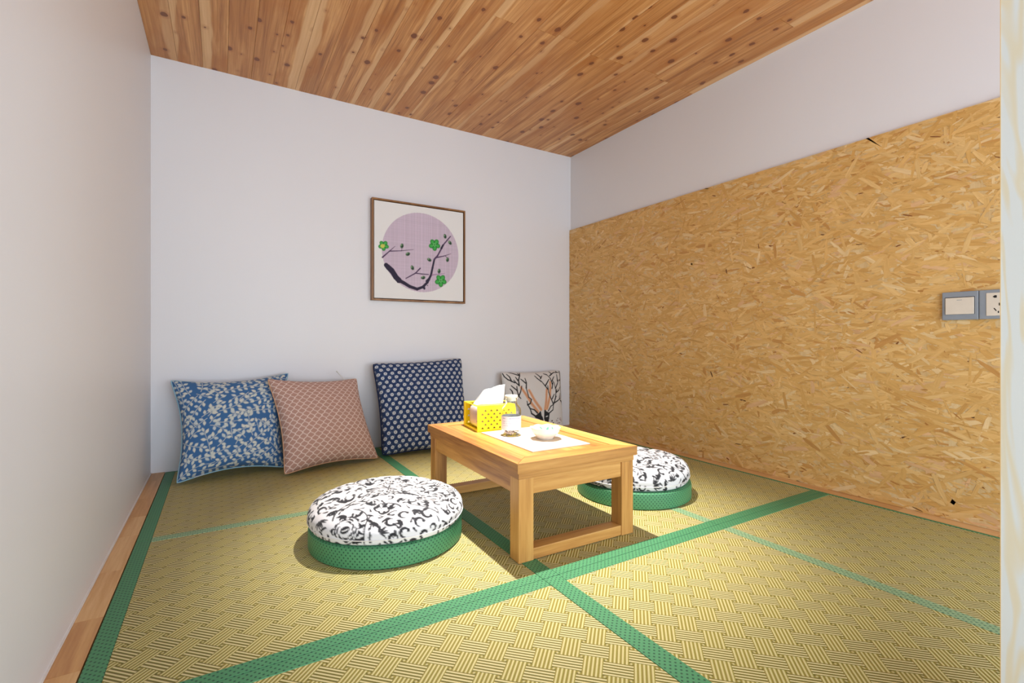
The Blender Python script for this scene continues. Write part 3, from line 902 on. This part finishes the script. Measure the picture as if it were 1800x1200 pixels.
def tea_table():
    x0, x1, y0, y1 = 0.630, 1.034, 1.008, 1.638
    ox, oy = (x0 + x1) / 2, (y0 + y1) / 2
    root = empty('low_tea_table', (ox, oy, 0.0012), math.radians(-0.8), 'low pale wooden tea table with square legs and an inset top on the tatami', 'table')
    a, b = (x1 - x0) / 2, (y1 - y0) / 2
    T = M['tw']; e = 0.0003
    zt = 0.2528; zs = 0.2265; rw = 0.055
    for sd in 'lrfb':
        mitred('top_rail', sd, -a, a, -b, b, rw, zs, zt, T[1] if sd in 'lr' else T[0], root)
    box('top_panel', -a + rw + 0.002, a - rw - 0.002, -b + rw + 0.002, b - rw - 0.002, zs, 0.2517, T[1], root, 0.001)
    # stepped moulding under the top
    i = 0.007; z1, z0 = zs - e, 0.2105
    for sd in 'lrfb':
        mitred('moulding', sd, -a + i, a - i, -b + i, b - i, 0.03, z0, z1, T[1] if sd in 'lr' else T[0], root)
    # legs
    li = 0.0085; lw = 0.044; zl = z0 - e
    for sx in (-1, 1):
        for sy in (-1, 1):
            xa = sorted((sx * (a - li), sx * (a - li - lw))); ya = sorted((sy * (b - li), sy * (b - li - lw)))
            box('leg', xa[0], xa[1], ya[0], ya[1], 0, zl, T[2], root, 0.0015, 2)
    # aprons, a little back from the leg faces
    ap = li + 0.003; q = a - li - lw - e; p = b - li - lw - e; za = 0.168
    box('apron', -a + ap, -a + ap + 0.022, -p, p, za, zl, T[1], root, 0.001)
    box('apron', a - ap - 0.022, a - ap, -p, p, za, zl, T[1], root, 0.001)
    box('apron', -q, q, -b + ap, -b + ap + 0.022, za, zl, T[0], root, 0.001)
    box('apron', -q, q, b - ap - 0.022, b - ap, za, zl, T[0], root, 0.001)
    # floor stretchers at the two short ends
    box('stretcher', -q, q, -b + li + 0.002, -b + li + lw - 0.002, 0.0008, 0.029, T[0], root, 0.0015, 2)
    box('stretcher', -q, q, b - li - lw + 0.002, b - li - 0.002, 0.0008, 0.029, T[0], root, 0.0015, 2)
tea_table()
ZP = 0.2517 + 0.0012      # surface of the inset panel

pm = bmesh.new(); add_box(pm, -0.101, 0.101, -0.155, 0.155, 0, 0.0032, 0.0012, 2)
tag(bm_obj('placemat', pm, M['mat_paper'], None, False, (0.828, 1.249, ZP)), 'thin cream placemat under the bottle and bowl on the tea table', 'placemat')
bpy.data.objects['placemat'].rotation_euler = (0, 0, math.radians(-0.6))
ZM = ZP + 0.0033

# bottle
def bottle():
    root = empty('glass_bottle', (0.790, 1.315, ZM), 0, 'stoppered clear glass bottle with a white label and shells inside, on the placemat', 'bottle')
    outer = [(0.024, 0.0), (0.0295, 0.002), (0.031, 0.006), (0.031, 0.078), (0.0295, 0.086), (0.024, 0.094), (0.0195, 0.0985), (0.0185, 0.103), (0.0185, 0.112), (0.0212, 0.1135), (0.0215, 0.1175), (0.0195, 0.119)]
    inner = [(0.0165, 0.119), (0.0163, 0.100), (0.022, 0.0915), (0.0275, 0.085), (0.0288, 0.077), (0.0288, 0.0055), (0.0275, 0.0028), (0.001, 0.0024)]
    lathe('body', outer + inner, M['glass'], root, 56, True, None, True)
    lathe('stopper', [(0.0155, 0.109), (0.0158, 0.1192), (0.0205, 0.1196), (0.0208, 0.1255), (0.0195, 0.127), (0.001, 0.1272)], M['cap'], root, 40)
    lb = lathe('label', [(0.03115, 0.0200), (0.0314, 0.0200), (0.0314, 0.0630), (0.03115, 0.0630), (0.03115, 0.0200)], M['label'], root, 56, True, None, False)
    # lines of small print
    def band(z, hgt, a0, a1, rr, mt, gaps, seed):
        R = random.Random(seed); a = a0
        while a < a1:
            w = R.uniform(0.04, 0.12)
            if not gaps or R.random() > 0.15:
                b = min(a + w, a1); n = 3
                v = []; 
                for k in range(n + 1):
                    q = a + (b - a) * k / n
                    v += [(rr * math.cos(q), rr * math.sin(q), z), (rr * math.cos(q), rr * math.sin(q), z + hgt)]
                yield v, [(2 * k, 2 * k + 2, 2 * k + 3, 2 * k + 1) for k in range(n)]
            a += w + (0.025 if gaps else 0)
    fa = math.atan2(-1.315, -0.790)
    for z, hgt, mt, gaps in ((0.0555, 0.0024, 'ink', True), (0.047, 0.0012, 'ink', True), (0.041, 0.0009, 'ink', True), (0.034, 0.0009, 'ink', True)):
        V = []; F = []
        for v, f in band(z, hgt, fa - 1.0, fa + 1.0, 0.03148, None, gaps, int(z * 1e4)):
            s = len(V); V += v; F += [tuple(s + k for k in q) for q in f]
        o = mesh_obj('print_line', V, F, M[mt], lb)
    V = []; F = []
    for zz in (0.0765, 0.0735):
        for v, f in band(zz, 0.002, fa + 0.5, fa + 0.8, 0.03108, None, True, int(zz * 1e4)):
            s = len(V); V += v; F += [tuple(s + k for k in q) for q in f]
    mesh_obj('stamp', V, F, M['shell_dark'], root)
    # shells heaped in the bottom
    R = random.Random(8); bm = bmesh.new()
    for i in range(130):
        rr = 0.0235 * math.sqrt(R.random()); q = R.uniform(0, 6.28); z = 0.0070 + R.random() ** 1.3 * 0.022
        r = R.uniform(0.0028, 0.0042)
        mt = Matrix.Translation((rr * math.cos(q), rr * math.sin(q), z)) @ Matrix.Rotation(R.uniform(0, 3), 4, (R.random(), R.random(), R.random() + 0.1)) @ Matrix.Diagonal((1, 0.8, 0.6, 1))
        bmesh.ops.create_icosphere(bm, subdivisions=1, radius=r, matrix=mt)
    s = bm_obj('shells', bm, M['shell'], root, True); s['kind'] = 'stuff'
    for f in s.data.polygons: f.material_index = 0
    s.data.materials.append(M['shell_dark'])
    s.data.polygons.foreach_set('material_index', [1 if (i // 80) % 4 == 0 else 0 for i in range(len(s.data.polygons))])
bottle()

# bowl
def bowl():
    root = empty('bowl', (0.853, 1.216, ZM), 0, 'small white porcelain bowl with green brush marks on the placemat', 'bowl')
    n = 64; prof = [(0.0, 0.004, 0), (0.02, 0.004, 0), (0.0235, 0.0, 0), (0.025, 0.0, 0), (0.0262, 0.0055, 0), (0.035, 0.013, 0), (0.042, 0.022, 0.25), (0.0462, 0.033, 1), (0.0470, 0.0352, 1), (0.0458, 0.0356, 1),
                    (0.0442, 0.033, 1), (0.0395, 0.0225, 0.25), (0.031, 0.0135, 0), (0.018, 0.0085, 0), (0.0, 0.0075, 0)]
    v = []; f = []
    for (r, z, w) in prof:
        for k in range(n):
            q = 2 * PI * k / n
            sc = 1 + w * 0.022 * math.cos(8 * q); zz = z + w * 0.0012 * math.cos(8 * q)
            v.append((r * sc * math.cos(q), r * sc * math.sin(q), zz))
    for i in range(len(prof) - 1):
        for k in range(n):
            f.append((i * n + k, i * n + (k + 1) % n, (i + 1) * n + (k + 1) % n, (i + 1) * n + k))
    o = mesh_obj('body', v, f, M['ceramic'], root, True)
    # glaze marks inside: thin raised leaf strokes on the inner wall
    def mark(q0, t0, da, dt, w):
        V = []; F = []; m_ = 7
        def inner(t, q):   # t 0..1 bottom->rim along the inner wall
            P = [(0.018, 0.0085), (0.031, 0.0135), (0.0395, 0.0225), (0.0442, 0.033)]
            s = min(max(t, 0), 0.999) * 3; i = int(s); u = s - i
            r = P[i][0] * (1 - u) + P[i + 1][0] * u; z = P[i][1] * (1 - u) + P[i + 1][1] * u
            r -= 0.0007; z += 0.0006
            return (r * math.cos(q), r * math.sin(q), z)
        for k in range(m_ + 1):
            u = k / m_; hw = w * math.sin(PI * min(max(u, 0.03), 0.97))
            V += [inner(t0 + dt * u - hw * 0.5, q0 + da * u - hw), inner(t0 + dt * u + hw * 0.5, q0 + da * u + hw)]
        F = [(2 * k, 2 * k + 2, 2 * k + 3, 2 * k + 1) for k in range(m_)]
        mesh_obj('glaze_mark', V, F, M['green_glaze'], root, True)
    for q0, t0, da, dt, w in ((2.6, 0.5, -0.25, 0.4, 0.10), (2.3, 0.45, 0.12, 0.45, 0.09), (1.2, 0.55, 0.2, 0.35, 0.08), (0.9, 0.4, -0.2, 0.45, 0.09), (0.3, 0.6, 0.15, 0.3, 0.08), (3.2, 0.6, 0.1, 0.3, 0.07)):
        mark(q0, t0, da, dt, w)
bowl()

# yellow tissue holder
def holder():
    w, d, h = 0.142, 0.142, 0.086; th = 0.0016
    rz = math.radians(-7)
    c, s = math.cos(rz), math.sin(rz)
    fl = (0.7235, 1.4225)                       # front left corner on the table
    cx = fl[0] + w / 2 * c - d / 2 * s; cy = fl[1] + w / 2 * s + d / 2 * c
    root = empty('tissue_holder', (cx, cy, ZP + 0.0002), rz, 'bright yellow metal tissue holder pierced with triangles, standing at the back of the tea table', 'tissue holder')
    def pierced(name, y0, y1):
        V = []; F = []
        nx, nz = 6, 6; mx, mz = 0.008, 0.007
        xs = np.linspace(-w / 2 + mx, w / 2 - mx, nx + 1); zs = np.linspace(mz, h - 0.010, nz + 1)
        def add(pts, quads):
            b0 = len(V)
            V.extend((p[0], y0, p[1]) for p in pts); n = len(pts)
            V.extend((p[0], y1, p[1]) for p in pts)
            for q in quads:
                F.append(tuple(b0 + k for k in q)); F.append(tuple(b0 + n + k for k in reversed(q)))
            return b0, n
        pit = (w - 2 * mx) / nx
        for j in range(nz):
            e, g_ = zs[j], zs[j + 1]; dz = g_ - e
            off = 0.5 if j % 2 else 0.0
            for i in range(nx - (j % 2)):
                a = xs[0] + (i + off) * pit; b = a + pit
                T = ((a + b) / 2, e + dz * 0.78); Lp = (a + pit * 0.27, e + dz * 0.20); Rp = (b - pit * 0.27, e + dz * 0.20)
                b0, n = add([(a, e), (b, e), (b, g_), (a, g_), T, Lp, Rp], [(0, 1, 6, 5), (1, 2, 6), (2, 4, 6), (2, 3, 4), (3, 5, 4), (3, 0, 5)])
                for p, q in ((4, 5), (5, 6), (6, 4)):
                    F.append((b0 + p, b0 + q, b0 + n + q, b0 + n + p))
            if j % 2:
                add([(xs[0], e), (xs[0] + pit / 2, e), (xs[0] + pit / 2, g_), (xs[0], g_)], [(0, 1, 2, 3)])
                add([(xs[-1] - pit / 2, e), (xs[-1], e), (xs[-1], g_), (xs[-1] - pit / 2, g_)], [(0, 1, 2, 3)])
        def rect(a, b, e, g_):
            b0, n = add([(a, e), (b, e), (b, g_), (a, g_)], [(0, 1, 2, 3)])
            for k in range(4): F.append((b0 + k, b0 + n + k, b0 + n + (k + 1) % 4, b0 + (k + 1) % 4))
        rect(-w / 2, w / 2, 0, mz); rect(-w / 2, w / 2, h - 0.010, h)
        rect(-w / 2, -w / 2 + mx, mz, h - 0.010); rect(w / 2 - mx, w / 2, mz, h - 0.010)
        mesh_obj(name, V, F, M['yellow'], root)
    pierced('pierced_side', -d / 2, -d / 2 + th)
    pierced('pierced_side', d / 2 - th, d / 2)
    box('bottom_plate', -w / 2, w / 2, -d / 2 + th, d / 2 - th, 0, th, M['yellow'], root)
    # top plate round a slot
    bm = bmesh.new(); z0, z1 = h - th, h
    sl, sw_ = 0.064, 0.040
    for r in ((-w / 2, w / 2, -d / 2 + th, -sw_), (-w / 2, w / 2, sw_, d / 2 - th), (-w / 2, -sl, -sw_, sw_), (sl, w / 2, -sw_, sw_)): add_box(bm, r[0], r[1], r[2], r[3], z0, z1)
    bm_obj('top_plate', bm, M['yellow'], root)
    # rims of the open left end
    box('end_rim', -w / 2, -w / 2 + 0.004, d / 2 - 0.012, d / 2 - th, th, h - th, M['yellow'], root)
    box('end_rim', -w / 2, -w / 2 + th, -d / 2 + th, d / 2 - 0.012, th, 0.008, M['yellow'], root)
    # wrapped tissue pack
    pk = empty('tissue_pack', (cx, cy, ZP + 0.0002 + th + 0.0003), rz, 'wrapped tissue pack inside the yellow holder with one white tissue pulled up', 'tissues')
    nu, nv = 26, 14; a, b, hh = 0.058, 0.062, 0.079
    V = []; F = []
    for j in range(nv + 1):
        ph = -PI / 2 + PI * j / nv
        for i in range(nu * 2):
            t = 2 * PI * i / (nu * 2)
            def sg(q, e): return math.copysign(abs(q) ** e, q)
            cz = sg(math.cos(ph), 0.35)
            V.append((a * cz * sg(math.cos(t), 0.3), b * cz * sg(math.sin(t), 0.3), hh / 2 + hh / 2 * sg(math.sin(ph), 0.45) + 0.0012 * math.sin(7 * t + 5 * ph) * math.cos(ph)))
    m_ = nu * 2
    zmin = min(v[2] for v in V)
    V = [(x, y, z - zmin) for x, y, z in V]
    for j in range(nv):
        for i in range(m_):
            F.append((j * m_ + i, j * m_ + (i + 1) % m_, (j + 1) * m_ + (i + 1) % m_, (j + 1) * m_ + i))
    mesh_obj('wrapper', V, F, M['film'], pk, True)
    box('print_mark', -0.0588, -0.0580, -0.048, -0.030, 0.026, 0.029, M['black'], pk)
    # pulled-up sheet: a bent, folded fan
    nu, nv = 24, 16; V = []; F = []
    for j in range(nv + 1):
        t = j / nv
        for i in range(nu + 1):
            q = i / nu
            xb = -0.058 + 0.108 * q
            top_x = -0.018 + 0.076 * q; top_z = 0.122 + 0.016 * q
            x = xb * (1 - t) + top_x * t
            z = 0.0800 * (1 - t) + (top_z + 0.008) * t
            fold = 0.008 * math.sin(3.2 * PI * q + 0.6) * (0.35 + 0.65 * t) + 0.012 * t * t * (q - 0.3)
            V.append((x, fold - 0.002, z))
    for j in range(nv):
        for i in range(nu):
            F.append((j * (nu + 1) + i, j * (nu + 1) + i + 1, (j + 1) * (nu + 1) + i + 1, (j + 1) * (nu + 1) + i))
    o = mesh_obj('tissue_sheet', V, F, M['paper'], pk, True)
    md = o.modifiers.new('thickness', 'SOLIDIFY'); md.thickness = 0.0008
    # second ply folded behind
    V2 = [(x * 0.93 - 0.004, y + 0.010 + 0.004 * math.sin(x * 90), z * 0.97) for x, y, z in V]
    o = mesh_obj('tissue_sheet', V2, F, M['paper'], pk, True)
    md = o.modifiers.new('thickness', 'SOLIDIFY'); md.thickness = 0.0008
holder()

# ------------------------------------------------------------------ round tatami stools with printed cushions
def stool(loc, r, label):
    root = empty('round_floor_seat', (loc[0], loc[1], 0.0012), 0, label, 'floor seat', 'round green floor seats')
    h = 0.054
    lathe('side_band', [(r - 0.004, 0.0), (r - 0.0005, 0.003), (r, 0.008), (r, h - 0.008), (r - 0.001, h - 0.003), (r - 0.005, h), (r - 0.024, h)], M['border'], root, 96, True, None, False, r)
    lathe('woven_top', [(r - 0.0245, h - 0.006), (r - 0.0245, h - 0.0003), (0.001, h - 0.0003)], M['weave'], root, 96, True, None, True)
    return root

def paint_floral(seed):
    def go(pr, rad):
        R = random.Random(seed)
        blk = (44, 44, 48)
        occ = []
        def place(rr, tries=90):
            for _ in range(tries):
                q = R.uniform(0, 6.283); d = rad * math.sqrt(R.random())
                p = (d * math.cos(q), d * math.sin(q))
                if all((p[0] - o[0]) ** 2 + (p[1] - o[1]) ** 2 > (rr + o[2]) ** 2 for o in occ):
                    occ.append((p[0], p[1], rr)); return p
            return None
        def brush(pts, w, k=0.5):
            n = len(pts) - 1; m = max(1, int(n * k))
            pr.line(pts[:m + 1], 0.0009, w, blk); pr.line(pts[m:], w, 0.0009, blk)
        def petalburst(p, s):
            a0 = R.uniform(0, 6.28)
            pr.ell(p, 0.0125 * s, 0.0085 * s, a0, blk)
            pr.line(curve_pts((p[0] - 0.008 * s * math.cos(a0), p[1] - 0.008 * s * math.sin(a0)), a0 - 0.3, 0.016 * s, 0.7, 5)[0], 0.0011, 0.0011, (232, 232, 232))
            for ring, (rad_, n, w) in enumerate(((0.0175, 7, 0.0024), (0.0255, 9, 0.0027), (0.034, 11, 0.0030))):
                for k in range(n):
                    q = a0 + k * 2 * PI / n + ring * 0.35
                    if R.random() < 0.15: continue
                    st = (p[0] + rad_ * s * math.cos(q - 0.36), p[1] + rad_ * s * math.sin(q - 0.36))
                    pts, _ = curve_pts(st, q + PI / 2 - 0.8, 0.019 * s, 1.7, 7)
                    brush(pts, w * s)
        def fan(p, s):
            a0 = R.uniform(0, 6.28)
            for k in range(-3, 4):
                q = a0 + k * 0.36
                st = (p[0] + 0.004 * s * math.cos(q), p[1] + 0.004 * s * math.sin(q))
                pts, _ = curve_pts(st, q, R.uniform(0.019, 0.027) * s, R.uniform(-0.8, 0.8), 7)
                brush(pts, 0.0025 * s)
        def curl(p, s):
            a0 = R.uniform(0, 6.28); sg = R.choice([-1, 1])
            pts, a = curve_pts((p[0] + 0.0115 * s * math.cos(a0), p[1] + 0.0115 * s * math.sin(a0)), a0 + sg * 1.4, 0.048 * s, sg * 4.4, 16)
            pr.line(pts[:9], 0.0010, 0.0040 * s, blk); pr.line(pts[8:], 0.0040 * s, 0.0018, blk)
            pr.ell(pts[-1], 0.0044 * s, 0.0044 * s, 0, blk)
        def stem(p):
            a0 = R.uniform(0, 6.28)
            pts, a = curve_pts(p, a0, R.uniform(0.07, 0.11), R.uniform(-1.7, 1.7), 16)
            pr.line(pts, 0.0022, 0.0015, blk)
            for i in (6, 11, 16):
                pr.leaf(pts[i], a0 + R.choice([-1, 1]) * 0.9 + (a - a0) * i / 16, 0.022, 0.0048, blk)
            for i in range(2, 17, 2): occ.append((pts[i][0], pts[i][1], 0.005))
        def leafset(p, s):
            a0 = R.uniform(0, 6.28)
            for k in range(3):
                q = a0 + (k - 1) * R.uniform(0.7, 1.0)
                pr.leaf(p, q, R.uniform(0.018, 0.024) * s, 0.0056 * s, blk)
        def drop(p):
            q = R.uniform(0, 6.28)
            pts, _ = curve_pts(p, q, R.uniform(0.013, 0.02), R.uniform(-1.2, 1.2), 6)
            pr.line(pts, R.uniform(0.0026, 0.0038), 0.0008, blk)
        for k in range(6):
            p = place(0.033)
            if p: petalburst(p, R.uniform(0.9, 1.1))
        for k in range(11):
            p = place(0.014)
            if p: stem(p)
        for k in range(18):
            p = place(0.021)
            if p: fan(p, R.uniform(0.9, 1.2))
        for k in range(70):
            p = place(0.0150)
            if p: curl(p, R.uniform(0.75, 1.1))
        for k in range(80):
            p = place(0.0100)
            if p: leafset(p, R.uniform(0.75, 1.0))
        for k in range(220):
            p = place(0.0062)
            if p: drop(p)
    return go

def round_cushion(loc, rad, hgt, seed, label, tufts, rot=0.0):
    root = empty('round_cushion', (loc[0], loc[1], loc[2]), rot, label, 'cushion', 'round floral cushions')
    NR, NA = 105, 380
    # profile by angle: top pole -> rim -> bottom pole
    t = np.linspace(0, 1, NR)
    th = t * PI * 0.5
    prof_r = []; prof_z = []
    def sg(q, e): return np.sign(q) * np.abs(q) ** e
    ang = np.concatenate([np.linspace(PI / 2, 0, 80), np.linspace(0, -PI / 2, NR - 79)[1:]])
    pr_ = np.where(ang > 0, np.abs(np.cos(ang)) ** 0.66, np.abs(np.cos(ang)) ** 0.05)
    pz = np.where(ang > 0, sg(np.sin(ang), 0.92), sg(np.sin(ang), 0.9))
    pz = np.where(ang > 0, pz * hgt * 0.70, pz * hgt * 0.30) + hgt * 0.30
    pr_[0] = 1e-4; pr_[-1] = 1e-3
    arc = np.concatenate([[0], np.cumsum(np.hypot(np.diff(pr_ * rad), np.diff(pz)))])
    A = np.linspace(0, 2 * PI, NA, endpoint=False)
    X = np.outer(pr_ * rad, np.cos(A)); Y = np.outer(pr_ * rad, np.sin(A)); Z = np.tile(pz[:, None], (1, NA))
    topw = np.clip((pz / hgt - 0.30) / 0.45, 0, 1)[:, None]
    rimw = np.exp(-((pr_ - 0.97) / 0.12) ** 2)[:, None]
    dz = np.zeros_like(Z)
    for k, (fr, q) in enumerate(tufts):
        tx, ty = fr * rad * math.cos(q), fr * rad * math.sin(q)
        d2 = (X - tx) ** 2 + (Y - ty) ** 2
        dz -= 0.013 * np.exp(-d2 / 0.0009)
        dz -= 0.006 * np.exp(-d2 / 0.006)
        # pleat running from the tuft to the rim
        da = (A[None, :] - q + PI) % (2 * PI) - PI
        lat = da * np.maximum(pr_, 0.2)[:, None] * rad
        dz -= 0.0050 * np.exp(-(lat / 0.010) ** 2) * np.clip((pr_[:, None] - fr) / 0.2, 0, 1)
    Z = Z + dz * topw
    sc = 1 + 0.010 * rimw * np.cos(len(tufts) * A - tufts[0][1] * len(tufts) + PI)[None, :] + 0.006 * rimw * np.sin(3 * A + seed)[None, :]
    X *= sc; Y *= sc
    Z = np.maximum(Z, 0.0)
    P2 = np.stack([np.outer(arc, np.cos(A)).ravel(), np.outer(arc, np.sin(A)).ravel()], 1)
    pr = Print(P2, (226, 225, 228), 0.0021)
    paint_floral(seed)(pr, arc[92])
    v = np.stack([X.ravel(), Y.ravel(), Z.ravel()], 1)
    f = [(i * NA + k, (i + 1) * NA + k, (i + 1) * NA + (k + 1) % NA, i * NA + (k + 1) % NA) for i in range(NR - 1) for k in range(NA)]
    mesh_obj('cover', v, f, M['print'], root, True, P2, pr.c)
    # seam cord at the rim
    i = 84
    pts = np.stack([X[i, ::4], Y[i, ::4], Z[i, ::4]], 1)
    tube('seam_cord', pts * np.array([1.004, 1.004, 1]), 0.0013, M['pipe_white'], root, 6, True)

stool((0.406, 1.362), 0.2105, 'round green tatami floor seat left of the tea table, nearest the viewer')
round_cushion((0.408, 1.366, 0.0556), 0.214, 0.084, 5, 'round black and white floral cushion on the green seat left of the tea table',
              [(0.62, -1.95), (0.60, -0.75), (0.5, 0.45), (0.42, 1.9), (0.55, 3.3)])
stool((1.300, 1.292), 0.2035, 'round green tatami floor seat half hidden behind the right side of the tea table')
round_cushion((1.300, 1.300, 0.0556), 0.204, 0.094, 17, 'round black and white floral cushion on the seat behind the tea table legs',
              [(0.6, -2.3), (0.6, -1.0), (0.5, 0.3), (0.42, 1.75), (0.55, 3.1)])

# ------------------------------------------------------------------ the downlight above the table (just above the frame)
dl = empty('ceiling_downlight', (0.826, 1.31, HZ), 0, 'small round white downlight in the plank ceiling straight above the tea table', 'lamp')
lathe('rim', [(0.030, -0.0005), (0.043, -0.0005), (0.043, -0.004), (0.041, -0.006), (0.032, -0.006), (0.030, -0.003), (0.030, -0.0005)], M['white_metal'], dl, 40, True, None, False)
lathe('lens', [(0.001, -0.0028), (0.0298, -0.0028), (0.0298, -0.0008), (0.001, -0.0008)], M['lamp'], dl, 40, True)
